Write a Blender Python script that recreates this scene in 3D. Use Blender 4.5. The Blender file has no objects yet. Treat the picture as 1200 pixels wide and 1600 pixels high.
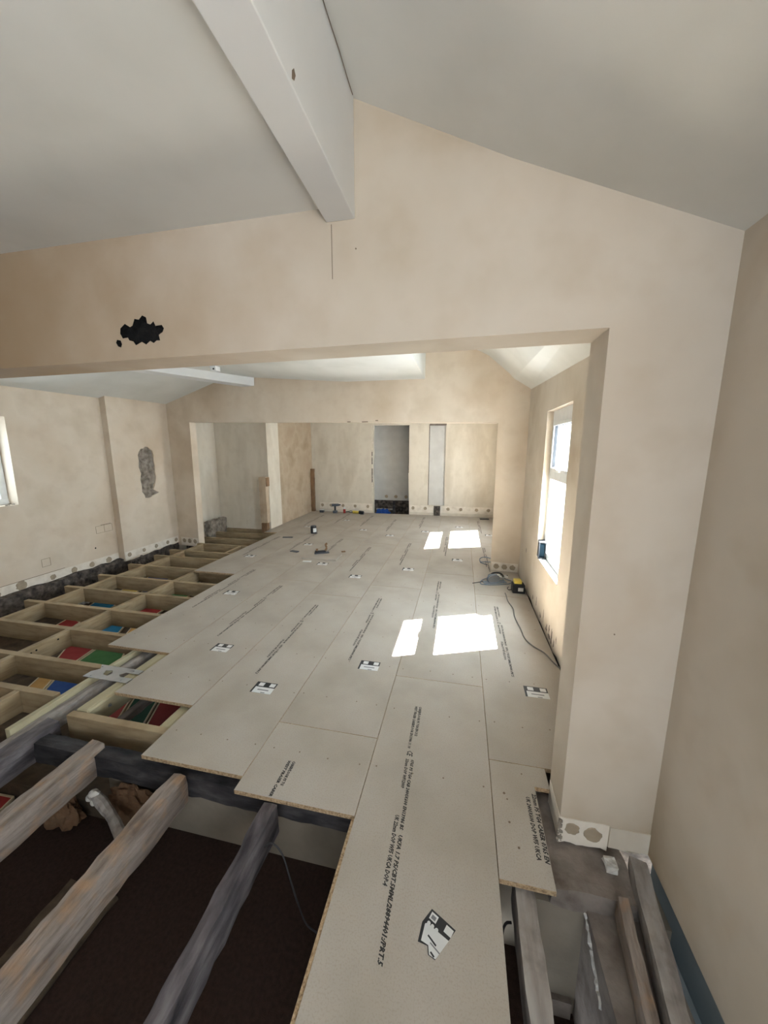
import bpy, bmesh, math, random
from mathutils import Vector, Matrix, noise
from mathutils.geometry import tessellate_polygon
random.seed(7)
S = bpy.context.scene
C = S.collection

# ------------------------------------------------------------------ camera
cam = bpy.data.cameras.new('camera')
co = bpy.data.objects.new('camera', cam); C.objects.link(co)
cam.sensor_fit = 'HORIZONTAL'; cam.sensor_width = 36.0
cam.lens = 566.14 * 36.0 / 1200.0
cam.clip_start = 0.02; cam.clip_end = 200
co.location = (0.4044, 0.0, 1.6043)
co.rotation_mode = 'XYZ'
co.rotation_euler = (1.39443, -0.00076, 0.21011)
S.camera = co

# ------------------------------------------------------------------ light
S.view_settings.view_transform = 'Standard'
S.view_settings.look = 'None'
S.view_settings.gamma = 1.0
S.view_settings.use_curve_mapping = False
S.view_settings.exposure = 0.12
w = bpy.data.worlds.new('world'); S.world = w; w.use_nodes = True
bg = w.node_tree.nodes['Background']
bg.inputs[0].default_value = (0.80, 0.90, 1.0, 1); bg.inputs[1].default_value = 4.0

SUN_DIR = Vector((-1.0, -0.40, -1.25))
sl = bpy.data.lights.new('sun', 'SUN'); sl.energy = 240; sl.angle = math.radians(0.5); sl.color = (1.0, 0.975, 0.95)
so = bpy.data.objects.new('sun', sl); C.objects.link(so)
so.rotation_euler = SUN_DIR.to_track_quat('-Z', 'Y').to_euler(); so.location = (8, 6, 9)

def area(name, loc, direction, sx, sy, power, col):
    l = bpy.data.lights.new(name, 'AREA'); l.shape = 'RECTANGLE'; l.size = sx; l.size_y = sy
    l.energy = power; l.color = col
    o = bpy.data.objects.new(name, l); C.objects.link(o)
    o.location = loc; o.rotation_euler = Vector(direction).to_track_quat('-Z', 'Y').to_euler()
    return o
# daylight through the windows, and an added fill behind the camera
area('daylight_rear_fill', (0.45, -2.55, 1.45), (0, 1, 0.30), 1.2, 1.1, 38, (0.76, 0.89, 1.0))  # unseen rear fill, added for the near room and tilted up to lift its ceiling
area('daylight_near_right_window', (1.27, -1.05, 1.40), (-1, 0.30, 0.10), 1.1, 1.0, 24, (0.74, 0.88, 1.0))
area('daylight_left_window', (-4.92, 2.65, 1.44), (1, 0, 0), 0.9, 0.95, 16, (0.72, 0.86, 1.0))
area('daylight_right_window', (1.45, 3.38, 1.25), (-1, 0, 0), 0.8, 1.3, 105, (0.74, 0.87, 1.0))
area('daylight_far_window', (1.45, 6.77, 1.25), (-1, 0, 0), 1.2, 1.3, 62, (0.72, 0.86, 1.0))

# ------------------------------------------------------------------ helpers
def link(name, me, mat=None, parent=None):
    o = bpy.data.objects.new(name, me); C.objects.link(o)
    if mat is not None:
        me.materials.clear(); me.materials.append(mat)
    if parent is not None:
        o.parent = parent
    return o
def obj(name, bm, mat, parent=None, smooth=False, bevel=0.0):
    bmesh.ops.recalc_face_normals(bm, faces=bm.faces)
    me = bpy.data.meshes.new(name); bm.to_mesh(me); bm.free()
    if smooth:
        for p in me.polygons: p.use_smooth = True
    o = link(name, me, mat, parent)
    if bevel:
        m = o.modifiers.new('bevel', 'BEVEL'); m.width = bevel; m.segments = 2; m.limit_method = 'ANGLE'
    return o
def struct(o):
    o['kind'] = 'structure'; return o
def tag(o, label, cat, group=None):
    o['label'] = label; o['category'] = cat
    if group: o['group'] = group
    return o
def empty(name, loc, label, cat, group=None, rz=0):
    o = bpy.data.objects.new(name, None); C.objects.link(o); o.location = loc; o.rotation_euler = (0, 0, rz)
    o.empty_display_size = 0.05
    bpy.context.view_layer.update()
    return tag(o, label, cat, group)
def box(bm, x0, x1, y0, y1, z0, z1):
    vs = [bm.verts.new(p) for p in ((x0,y0,z0),(x1,y0,z0),(x1,y1,z0),(x0,y1,z0),(x0,y0,z1),(x1,y0,z1),(x1,y1,z1),(x0,y1,z1))]
    for f in ((0,3,2,1),(4,5,6,7),(0,1,5,4),(1,2,6,5),(2,3,7,6),(3,0,4,7)):
        bm.faces.new([vs[i] for i in f])
    return vs
def B(*a):
    bm = bmesh.new(); box(bm, *a); return bm
def cyl(bm, c, r, h, n=16, axis='z', r2=None):
    r2 = r if r2 is None else r2
    lo = []; hi = []
    for i in range(n):
        a = 2*math.pi*i/n; u, v = math.cos(a), math.sin(a)
        if axis == 'z': p = (c[0]+r*u, c[1]+r*v, c[2]); q = (c[0]+r2*u, c[1]+r2*v, c[2]+h)
        elif axis == 'x': p = (c[0], c[1]+r*u, c[2]+r*v); q = (c[0]+h, c[1]+r2*u, c[2]+r2*v)
        else: p = (c[0]+r*u, c[1], c[2]+r*v); q = (c[0]+r2*u, c[1]+h, c[2]+r2*v)
        lo.append(bm.verts.new(p)); hi.append(bm.verts.new(q))
    for i in range(n):
        j = (i+1) % n; bm.faces.new((lo[i], lo[j], hi[j], hi[i]))
    bm.faces.new(lo[::-1]); bm.faces.new(hi)
def tube(bm, pts, r, n=8):
    pts = [Vector(p) for p in pts]; rings = []
    for i, p in enumerate(pts):
        d = (pts[min(i+1, len(pts)-1)] - pts[max(i-1, 0)]).normalized()
        u = d.cross(Vector((0, 0, 1)))
        if u.length < 1e-3: u = Vector((1, 0, 0))
        u.normalize(); v = d.cross(u)
        rings.append([bm.verts.new(p + u*r*math.cos(2*math.pi*k/n) + v*r*math.sin(2*math.pi*k/n)) for k in range(n)])
    for a, b in zip(rings, rings[1:]):
        for k in range(n):
            bm.faces.new((a[k], a[(k+1) % n], b[(k+1) % n], b[k]))
    bm.faces.new(rings[0][::-1]); bm.faces.new(rings[-1])
def spline(pts, n=8):
    P = [Vector(p) for p in pts]; P = [P[0]] + P + [P[-1]]; out = []
    for i in range(1, len(P)-2):
        for k in range(n):
            t = k/n
            out.append(0.5*((2*P[i]) + (P[i+1]-P[i-1])*t + (2*P[i-1]-5*P[i]+4*P[i+1]-P[i+2])*t*t + (3*P[i]-P[i-1]-3*P[i+1]+P[i+2])*t**3))
    out.append(P[-1]); return out
def slab(outer, holes, frame, thick):
    """polygon with holes in the (u,v) plane, given thickness along the frame's normal"""
    O, U, V, N = [Vector(a) for a in frame]
    loops = [outer] + holes
    tris = tessellate_polygon([[Vector((p[0], p[1], 0)) for p in l] for l in loops])
    flat = [p for l in loops for p in l]
    bm = bmesh.new()
    f = [bm.verts.new(O + U*p[0] + V*p[1]) for p in flat]
    b = [bm.verts.new(O + U*p[0] + V*p[1] + N*thick) for p in flat]
    for t in tris:
        try: bm.faces.new([f[i] for i in t]); bm.faces.new([b[i] for i in reversed(t)])
        except ValueError: pass
    s = 0
    for l in loops:
        n = len(l)
        for i in range(n):
            j = (i+1) % n
            bm.faces.new((f[s+i], f[s+j], b[s+j], b[s+i]))
        s += n
    return bm
def rough_box(x0, x1, y0, y1, z0, z1, amp=0.006, step=0.06, seed=0, freq=7):
    """a worn timber: box cut finely with uneven faces and softened arrises"""
    bm = bmesh.new()
    L = [x1-x0, y1-y0, z1-z0]
    n = [max(2, min(60, int(l/step))) for l in L]
    verts = {}
    def V(i, j, k):
        key = (i, j, k)
        if key not in verts:
            p = Vector((x0+L[0]*i/n[0], y0+L[1]*j/n[1], z0+L[2]*k/n[2]))
            d = noise.noise_vector(p*freq + Vector((seed, seed*2, 0)))*amp
            edge = sum((i in (0, n[0]), j in (0, n[1]), k in (0, n[2])))
            c = Vector(((x0+x1)/2, (y0+y1)/2, (z0+z1)/2))
            if edge >= 2:
                q = (c-p)
                m = 0.006
                d += Vector((math.copysign(m, q.x) if i in (0, n[0]) else 0, math.copysign(m, q.y) if j in (0, n[1]) else 0, math.copysign(m, q.z) if k in (0, n[2]) else 0))*random.uniform(.3, 1.2)
            verts[key] = bm.verts.new(p+d)
        return verts[key]
    for a, (ax, bx, cx) in enumerate(((0,1,2),(1,2,0),(2,0,1))):
        for side in (0, n[cx]):
            for i in range(n[ax]):
                for j in range(n[bx]):
                    def K(ii, jj):
                        q = [0,0,0]; q[ax] = ii; q[bx] = jj; q[cx] = side; return V(*q)
                    bm.faces.new((K(i,j), K(i+1,j), K(i+1,j+1), K(i,j+1)))
    return bm

# ------------------------------------------------------------------ materials
def nodes(name, rough=0.8, spec=0.3):
    m = bpy.data.materials.new(name); m.use_nodes = True
    nt = m.node_tree; b = nt.nodes['Principled BSDF']
    b.inputs['Roughness'].default_value = rough
    b.inputs['Specular IOR Level'].default_value = spec
    return m, nt, b
def lin(c):
    return tuple((x/255/12.92 if x/255 <= .04045 else ((x/255+.055)/1.055)**2.4) for x in c) + (1,)
def mottled(name, cols, scale=3.0, rough=0.85, bump=0.0, bscale=60, stretch=(1,1,1), spec=0.3, detail=6, fine=None, lo=.3, hi=.7):
    m, nt, b = nodes(name, rough, spec); N = nt.nodes; L = nt.links
    tc = N.new('ShaderNodeTexCoord'); mp = N.new('ShaderNodeMapping'); mp.inputs['Scale'].default_value = stretch
    L.new(tc.outputs['Object'], mp.inputs[0])
    nz = N.new('ShaderNodeTexNoise'); nz.inputs['Scale'].default_value = scale; nz.inputs['Detail'].default_value = detail
    L.new(mp.outputs[0], nz.inputs['Vector'])
    cr = N.new('ShaderNodeValToRGB'); e = cr.color_ramp.elements
    e[0].position = lo; e[0].color = lin(cols[0]); e[1].position = hi; e[1].color = lin(cols[-1])
    for i, c in enumerate(cols[1:-1]):
        q = cr.color_ramp.elements.new(lo + (hi-lo)*(i+1)/(len(cols)-1)); q.color = lin(c)
    L.new(nz.outputs['Fac'], cr.inputs[0])
    out = cr.outputs[0]
    if fine:
        fs, amt, fc = fine
        n2 = N.new('ShaderNodeTexNoise'); n2.inputs['Scale'].default_value = fs; n2.inputs['Detail'].default_value = 3
        L.new(tc.outputs['Object'], n2.inputs['Vector'])
        r2 = N.new('ShaderNodeValToRGB'); r2.color_ramp.elements[0].position = .5; r2.color_ramp.elements[1].position = .7
        L.new(n2.outputs['Fac'], r2.inputs[0])
        mu = N.new('ShaderNodeMath'); mu.operation = 'MULTIPLY'; mu.inputs[1].default_value = amt
        L.new(r2.outputs[0], mu.inputs[0])
        mx = N.new('ShaderNodeMixRGB'); mx.inputs[2].default_value = lin(fc)
        L.new(mu.outputs[0], mx.inputs[0]); L.new(out, mx.inputs[1]); out = mx.outputs[0]
    L.new(out, b.inputs['Base Color'])
    if bump:
        nb = N.new('ShaderNodeTexNoise'); nb.inputs['Scale'].default_value = bscale; nb.inputs['Detail'].default_value = 4
        L.new(mp.outputs[0], nb.inputs['Vector'])
        bp = N.new('ShaderNodeBump'); bp.inputs['Strength'].default_value = bump; bp.inputs['Distance'].default_value = .01
        L.new(nb.outputs['Fac'], bp.inputs['Height']); L.new(bp.outputs[0], b.inputs['Normal'])
    return m
def plain(name, c, rough=.6, metal=0, spec=.4):
    m = mottled(name, [tuple(max(0, x-6) for x in c), tuple(min(255, x+5) for x in c)], scale=14, rough=rough, spec=spec)
    m.node_tree.nodes['Principled BSDF'].inputs['Metallic'].default_value = metal
    return m

M = {}
M['plaster'] = mottled('bare_beige_plaster', [(196,177,154),(208,191,170),(214,199,180),(203,187,166)], scale=1.3, rough=.8, bump=.10, bscale=9, fine=(5.5, .22, (184,162,138)))
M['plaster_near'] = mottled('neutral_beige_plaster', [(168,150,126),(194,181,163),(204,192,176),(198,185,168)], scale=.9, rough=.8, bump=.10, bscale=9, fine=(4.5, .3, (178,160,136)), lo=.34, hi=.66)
def falloff_tinted(base):
    """the same plaster with brown discolouration and the fall-off of light painted in towards its left end"""
    m = base.copy(); m.name = 'brown_falloff_plaster'; nt = m.node_tree; N = nt.nodes; L = nt.links; b = N['Principled BSDF']
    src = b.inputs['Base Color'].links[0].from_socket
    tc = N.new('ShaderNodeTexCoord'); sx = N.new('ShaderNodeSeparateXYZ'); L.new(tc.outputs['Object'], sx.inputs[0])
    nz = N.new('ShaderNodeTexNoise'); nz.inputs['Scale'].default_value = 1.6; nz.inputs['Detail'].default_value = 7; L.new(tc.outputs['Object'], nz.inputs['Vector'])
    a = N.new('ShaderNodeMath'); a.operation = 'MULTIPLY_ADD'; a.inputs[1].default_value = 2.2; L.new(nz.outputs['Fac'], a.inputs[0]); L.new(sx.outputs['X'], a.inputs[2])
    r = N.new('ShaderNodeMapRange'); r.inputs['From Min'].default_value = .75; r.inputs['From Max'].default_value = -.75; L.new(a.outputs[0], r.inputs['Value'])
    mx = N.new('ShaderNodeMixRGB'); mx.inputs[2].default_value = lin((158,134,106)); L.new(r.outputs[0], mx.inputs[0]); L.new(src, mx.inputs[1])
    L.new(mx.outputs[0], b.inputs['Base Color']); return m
M['plaster_falloff'] = falloff_tinted(M['plaster_near'])  # brown tint also carries the dimming of light towards the left
M['plaster_tan'] = mottled('tan_aged_plaster', [(160,140,116),(182,163,140),(172,151,128)], scale=2.2, rough=.85, bump=.1, bscale=12, fine=(9, .3, (160,138,114)))
M['plaster_far'] = mottled('scraped_plaster', [(194,182,164),(212,202,186),(204,193,176)], scale=2.6, rough=.85, bump=.12, bscale=14, stretch=(1,1,.35), fine=(8, .2, (182,168,150)))
M['ceiling'] = mottled('pale_skimmed_ceiling', [(208,206,198),(221,219,212),(226,224,218)], scale=1.2, rough=.8, bump=.08, bscale=7, fine=(4, .2, (200,198,190)))
M['beam_paint'] = mottled('white_painted_beam', [(222,220,216),(230,228,225)], scale=3, rough=.6)
M['grey_skim'] = mottled('grey_skim_plaster', [(186,183,178),(200,197,192)], scale=4, rough=.8)
M['band'] = mottled('bare_wall_band', [(206,194,178),(226,216,202),(214,202,186)], scale=7, rough=.85, bump=.2, bscale=30)
M['dab'] = mottled('brown_adhesive', [(150,134,114),(168,152,130)], scale=20, rough=.9, bump=.3, bscale=60)
M['score'] = plain('pencil_score', (120,104,88), .9)
M['rubble'] = mottled('dark_rubble', [(38,34,32),(78,70,64),(112,102,94)], scale=16, rough=.95, bump=.8, bscale=40)
M['masonry'] = mottled('dusty_masonry', [(98,87,78),(122,112,104),(140,130,121)], scale=9, rough=.95, bump=.6, bscale=35)
M['grey_masonry'] = mottled('exposed_grey_masonry', [(104,94,84),(140,130,118),(164,154,142)], scale=14, rough=.95, bump=1, bscale=50)
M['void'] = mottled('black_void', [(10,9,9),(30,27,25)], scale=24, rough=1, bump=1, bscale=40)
M['soil'] = mottled('dark_subfloor_dirt', [(52,42,34),(88,74,60),(70,58,46)], scale=6, rough=1, bump=.7, bscale=24)
M['carpet'] = mottled('brown_carpet', [(50,38,34),(60,47,41)], scale=60, rough=1, bump=.5, bscale=300, spec=.05)
M['cream'] = mottled('dusty_cream_wall', [(112,103,90),(132,122,108)], scale=4, rough=.9, bump=.2, bscale=30)
M['blue_paint'] = mottled('blue_grey_painted_wall', [(132,142,146),(146,156,160)], scale=5, rough=.8)
M['chip'] = mottled('chipboard_face', [(155,146,134),(167,158,147),(173,165,155)], scale=2.2, rough=.62, bump=.06, bscale=260, fine=(170, .45, (146,135,118)), spec=.35)
M['chip_edge'] = mottled('chipboard_edge', [(132,108,82),(170,144,112),(190,166,134)], scale=90, rough=.95, bump=.8, bscale=160)
M['new_wood'] = mottled('new_softwood', [(130,111,84),(150,130,101),(160,142,113)], scale=5, rough=.75, bump=.15, bscale=20, stretch=(1,1,6), fine=(9,.3,(124,102,72)))
M['pale_wood'] = mottled('pale_treated_wood', [(158,148,120),(178,168,138)], scale=4, rough=.75, bump=.15, stretch=(5,1,5))
M['old_wood'] = mottled('weathered_grey_timber', [(98,85,76),(126,113,103),(142,130,121),(116,97,80)], scale=5, rough=.9, bump=.6, bscale=16, stretch=(4,.8,4), fine=(12,.6,(158,124,92)))
M['old_wood_grey'] = mottled('dusty_old_timber', [(120,112,108),(150,142,136),(166,160,154)], scale=5, rough=.9, bump=.5, bscale=16, stretch=(4,.8,4), fine=(20,.4,(100,90,84)))
M['dark_wood'] = mottled('dark_stained_timber', [(50,46,48),(84,78,80),(118,112,112)], scale=6, rough=.85, bump=.6, bscale=18, stretch=(3,.8,3))
M['beam_dark'] = mottled('blackened_beam', [(26,24,26),(48,45,46),(74,70,70)], scale=6, rough=.85, bump=.5, bscale=18, stretch=(1,3,3))
M['print'] = plain('black_print', (46,44,42), .7)
M['sticker_w'] = plain('white_sticker', (208,208,206), .5)
M['sticker_b'] = plain('black_sticker', (34,34,36), .5)
M['sticker_g'] = plain('grey_sticker_ink', (118,118,120), .5)
M['upvc'] = plain('white_window_frame', (232,232,230), .35)
M['gasket'] = plain('black_gasket', (40,40,42), .6)
M['steel'] = plain('galvanised_steel', (176,178,180), .35, 0.85)
M['black'] = plain('black_plastic', (34,35,38), .5)
M['darkgrey'] = plain('dark_grey_plastic', (70,74,80), .5)
M['bluegrey'] = plain('blue_grey_metal', (112,124,138), .4, .3)
M['teal'] = plain('teal_plastic', (12,28,36), .8, 0, .1)
M['yellow'] = plain('yellow_plastic', (214,190,84), .5)
M['redp'] = plain('red_paint', (158,50,42), .7)
M['red'] = plain('painted_red', (152,40,36), .75)
M['green'] = plain('painted_green', (62,112,58), .75)
M['dgreen'] = plain('painted_dark_green', (28,72,48), .75)
M['blue'] = plain('painted_blue', (28,70,140), .75)
M['cyan'] = plain('painted_sky_blue', (24,112,150), .75)
M['pyellow'] = plain('painted_yellow', (206,184,92), .75)
M['ochre'] = plain('painted_ochre', (190,146,80), .75)
M['edge'] = plain('pale_edging', (206,188,156), .8)
M['brown_paper'] = mottled('crumpled_brown_insulation', [(70,50,36),(108,80,58),(124,98,76)], scale=8, rough=.95, bump=.9, bscale=14)
M['debris_w'] = mottled('white_debris', [(168,162,154),(214,210,204)], scale=14, rough=.9, bump=.8)
M['cable'] = plain('dark_cable', (44,42,44), .6)
M['cable_g'] = plain('grey_cable', (110,108,106), .6)
M['brownbat'] = mottled('raw_brown_batten', [(112,86,64),(146,114,84)], scale=10, rough=.9, bump=.3, stretch=(3,3,.5))
def glass():
    m = bpy.data.materials.new('window_glass'); m.use_nodes = True; nt = m.node_tree; N = nt.nodes; L = nt.links
    N.remove(N['Principled BSDF'])
    t = N.new('ShaderNodeBsdfTransparent'); g = N.new('ShaderNodeBsdfGlossy'); g.inputs['Roughness'].default_value = .02
    mx = N.new('ShaderNodeMixShader'); mx.inputs[0].default_value = .05; t.inputs[0].default_value = (.96,.98,.98,1); L.new(t.outputs[0], mx.inputs[1]); L.new(g.outputs[0], mx.inputs[2])
    L.new(mx.outputs[0], N['Material Output'].inputs[0]); return m
M['glass'] = glass()

# ------------------------------------------------------------------ big structure
ZB = -0.08
# header wall between the near room and the middle room (front face y=1.44)
XZ = ((0,1.44,0),(1,0,0),(0,0,1),(0,1,0))
hole = [(-1.096,2.122),(-1.070,2.139),(-1.045,2.124),(-1.031,2.129),(-1.017,2.156),(-.995,2.151),(-.976,2.167),(-.957,2.158),(-.954,2.134),(-.938,2.128),(-.921,2.140),(-.913,2.121),(-.881,2.123),(-.872,2.108),(-.880,2.094),(-.901,2.084),(-.897,2.061),(-.915,2.062),(-.931,2.052),(-.948,2.062),(-.970,2.048),(-.992,2.060),(-1.024,2.048),(-1.035,2.064),(-1.056,2.070),(-1.062,2.082),(-1.089,2.080),(-1.100,2.100)]
hole2 = [(-1.121,2.076),(-1.128,2.064),(-1.119,2.048),(-1.104,2.043),(-1.097,2.056),(-1.102,2.072)]
outer = [(-4.75,-.60),(-4.35,-.60),(-4.35,1.965),(.874,2.002),(.877,ZB),(1.40,-.05),(1.40,3.1),(-4.75,3.1)]
wh = struct(obj('wall_header', slab(outer, [hole, hole2], XZ, .185), M['plaster_falloff']))
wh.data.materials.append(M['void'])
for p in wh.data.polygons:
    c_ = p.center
    if abs(p.normal.y) < .5 and -1.14 < c_.x < -.86 and 2.03 < c_.z < 2.18: p.material_index = 1  # reveals and backing coloured black to give the shade inside the hole
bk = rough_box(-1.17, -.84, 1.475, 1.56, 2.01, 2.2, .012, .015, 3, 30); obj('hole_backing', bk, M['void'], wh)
# plaster lip torn round the hole
bm = bmesh.new()
for (a, b2, s) in ((-.885,2.078,.011),(-.965,2.045,.012),(-1.03,2.046,.008),(-.955,2.163,.008),(-.995,2.042,.009)):
    bmesh.ops.create_icosphere(bm, subdivisions=2, radius=s, matrix=Matrix.Translation((a, 1.45, b2)) @ Matrix.Diagonal((1.2,.5,1,1)))
obj('torn_plaster', bm, M['grey_masonry'], wh)
obj('hairline_crack', B(-.1045,-.1025,1.4385,1.441,2.235,2.42), M['score'], wh)
# skirting band left bare on the pier
def dab(parent, c, r, ax, seed):
    """an irregular disc of adhesive lying on a wall face; ax = outward normal"""
    rnd = random.Random(seed); n = 18; bm = bmesh.new(); N = Vector(ax)
    U = Vector((0,0,1)).cross(N).normalized(); V = Vector((0,0,1)); c = Vector(c)
    ri = [rnd.uniform(.86, 1.08)*r for _ in range(n)]
    lo = [bm.verts.new(c + U*ri[k]*math.cos(2*math.pi*k/n) + V*ri[k]*math.sin(2*math.pi*k/n)) for k in range(n)]
    hi = [bm.verts.new(c + N*.0035 + (U*ri[k]*math.cos(2*math.pi*k/n) + V*ri[k]*math.sin(2*math.pi*k/n))*.9) for k in range(n)]
    for k in range(n): bm.faces.new((lo[k], lo[(k+1)%n], hi[(k+1)%n], hi[k]))
    bm.faces.new(hi); bm.faces.new(lo[::-1]); return obj('adhesive_dab', bm, M['dab'], parent)
def jag(x0, x1, z0, z1, n, a, seed, slope=0):
    rnd = random.Random(seed); pts = []
    for i in range(n+1): pts.append((x0+(x1-x0)*i/n, z0 + rnd.uniform(-a, a)*.9 + slope*i/n))
    for i in range(n+1): pts.append((x1-(x1-x0)*i/n, z1 + rnd.uniform(-a, a)*.25 + slope*(n-i)/n))
    return pts
t1 = struct(obj('trim_1', slab(jag(.878, 1.068, -.088, .035, 8, .008, 1, .004), [], ((0,1.437,0),(1,0,0),(0,0,1),(0,1,0)), .004), M['band']))
dab(t1, (.927,1.437,-.012), .030, (0,-1,0), 1); dab(t1, (1.008,1.437,-.022), .036, (0,-1,0), 2)
struct(obj('trim_2', slab(jag(1.072, 1.232, -.07, .032, 5, .003, 2, .002), [], ((0,1.436,0),(1,0,0),(0,0,1),(0,1,0)), .005), M['plaster_far']))
struct(obj('trim_3', slab(jag(1.44, 1.62, -.085, .035, 6, .006, 5), [], ((.8745,0,0),(0,1,0),(0,0,1),(1,0,0)), .003), M['band']))
bm = bmesh.new()
for k in range(14):
    r = random.uniform(.004,.011)
    bmesh.ops.create_icosphere(bm, subdivisions=1, radius=r, matrix=Matrix.Translation((.876+random.uniform(-.004,.012), 1.438+random.uniform(-.004,.004), -.09+k*.009)) @ Matrix.Diagonal((1,1,random.uniform(.6,1.5),1)))
obj('crumbled_corner', bm, M['grey_masonry'], t1)

# near room
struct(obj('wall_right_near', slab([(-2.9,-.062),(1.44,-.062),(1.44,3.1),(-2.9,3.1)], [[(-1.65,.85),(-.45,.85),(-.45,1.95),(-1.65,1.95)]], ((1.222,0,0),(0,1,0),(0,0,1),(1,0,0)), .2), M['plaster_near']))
struct(obj('wall_right_below', B(1.245,1.40,-2.9,1.44,-1.0,-.062), M['blue_paint']))
struct(obj('wall_left_near', slab([(-2.9,-.6),(1.44,-.6),(1.44,3.1),(-2.9,3.1)], [], ((-4.7,0,0),(0,1,0),(0,0,1),(-1,0,0)), .2), M['plaster']))
rw = [(-.18,.85),(1.10,.85),(1.10,2.05),(-.18,2.05)]
struct(obj('wall_rear', slab([(-4.9,-.9),(1.42,-.9),(1.42,3.1),(-4.9,3.1)], [rw], ((0,-2.4,0),(1,0,0),(0,0,1),(0,-1,0)), .2), M['plaster']))
def extrude_profile(name, A, Bp, ya, yb, mat, t=.12):
    """ceiling skin from a profile at y=ya to one at y=yb, thickened upwards"""
    bm = bmesh.new(); rows = []
    for P, y in ((A, ya), (Bp, yb)):
        rows.append(([bm.verts.new((x, y, z)) for x, z in P], [bm.verts.new((x, y, z+t)) for x, z in P]))
    n = len(A)
    for i in range(n-1):
        for s in (0, 1):
            bm.faces.new((rows[0][s][i], rows[0][s][i+1], rows[1][s][i+1], rows[1][s][i]))
        for r in rows: bm.faces.new((r[0][i], r[0][i+1], r[1][i+1], r[1][i]))
    for i in (0, n-1): bm.faces.new((rows[0][0][i], rows[1][0][i], rows[1][1][i], rows[0][1][i]))
    return struct(obj(name, bm, mat))
extrude_profile('ceiling_near_left', [(-4.75,2.485),(-.10,2.476)], [(-4.75,2.485),(-.10,2.476)], -2.4, 1.44, M['ceiling'])
extrude_profile('ceiling_near_right', [(-.03,2.81),(.53,2.545),(1.24,2.247)], [(-.03,2.81),(.53,2.545),(1.24,2.247)], -2.4, 1.44, M['ceiling'])
# the boxed purlin: underside plus the tall face rising to the slope
b = struct(obj('ceiling_beam_near', B(-.123,-.012,-2.4,1.44,2.428,2.95), M['beam_paint'], bevel=.003))
obj('chipped_paint', slab([(0,0),(.012,.006),(.02,.022),(.012,.03),(.002,.018)], [], ((-.0115,.93,2.44),(0,1,0),(0,0,1),(1,0,0)), .001), M['score'], b)
bm = bmesh.new(); pts = []
for k in range(26):
    y = .55 + k*.9/26; pts.append((-.008, y, 2.792 + noise.noise(Vector((y*9, 0, 0)))*.006))
tube(bm, pts, .0014, 5); obj('hairline_crack', bm, M['score'], b)

# middle room
profA = [(-4.75,2.22),(-3.45,2.60),(-2.7,2.64),(-1.2,2.50),(-.10,2.475),(-.099,2.90),(.50,2.80),(.72,2.60),(.98,2.30),(1.20,2.11)]
profB = [(-4.75,2.25),(-3.42,2.62),(-2.7,2.64),(-1.2,2.50),(-.10,2.478),(-.099,2.90),(.50,2.80),(.72,2.68),(.98,2.45),(1.20,2.31)]
extrude_profile('ceiling_middle', profA, profB, 1.625, 5.6, M['ceiling'], .1)
WIN = [(2.95,.53),(3.78,.53),(3.78,1.94),(2.95,1.94)]
FWIN = [(6.08,.53),(7.46,.53),(7.46,1.94),(6.08,1.94)]
rnd = random.Random(5)
bot = [(1.6 + i*.12, -.015 + rnd.uniform(-.018,.022)) for i in range(28)]
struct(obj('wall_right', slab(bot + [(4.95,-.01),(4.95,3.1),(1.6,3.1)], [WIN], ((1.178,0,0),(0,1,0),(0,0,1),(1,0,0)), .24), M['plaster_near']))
struct(obj('wall_right_footing', B(1.19,1.42,1.6,8.7,-.45,.03), M['rubble']))
wr = bpy.data.objects['wall_right']
bm = bmesh.new()
for (y, z, ly, lz) in ((2.98,.075,.022,.06),(3.07,.10,.02,.05),(3.16,.055,.03,.045),(3.3,.10,.014,.06),(2.9,.05,.016,.04),(3.42,.05,.03,.03),(3.62,.1,.012,.05),(2.84,.12,.01,.03),(3.8,.07,.02,.025),(3.05,.035,.05,.02),(4.35,.42,.02,.03)):
    n = 14; c = bm.verts.new((1.1765, y, z)); ring = []
    for k in range(n):
        a = 2*math.pi*k/n; q = rnd.uniform(.5, 1.25); ring.append(bm.verts.new((1.1772, y+ly*q*math.cos(a), z+lz*q*math.sin(a))))
    for k in range(n): bm.faces.new((c, ring[k], ring[(k+1)%n]))
obj('knocked_plaster_patch', bm, M['masonry'], wr)

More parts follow.
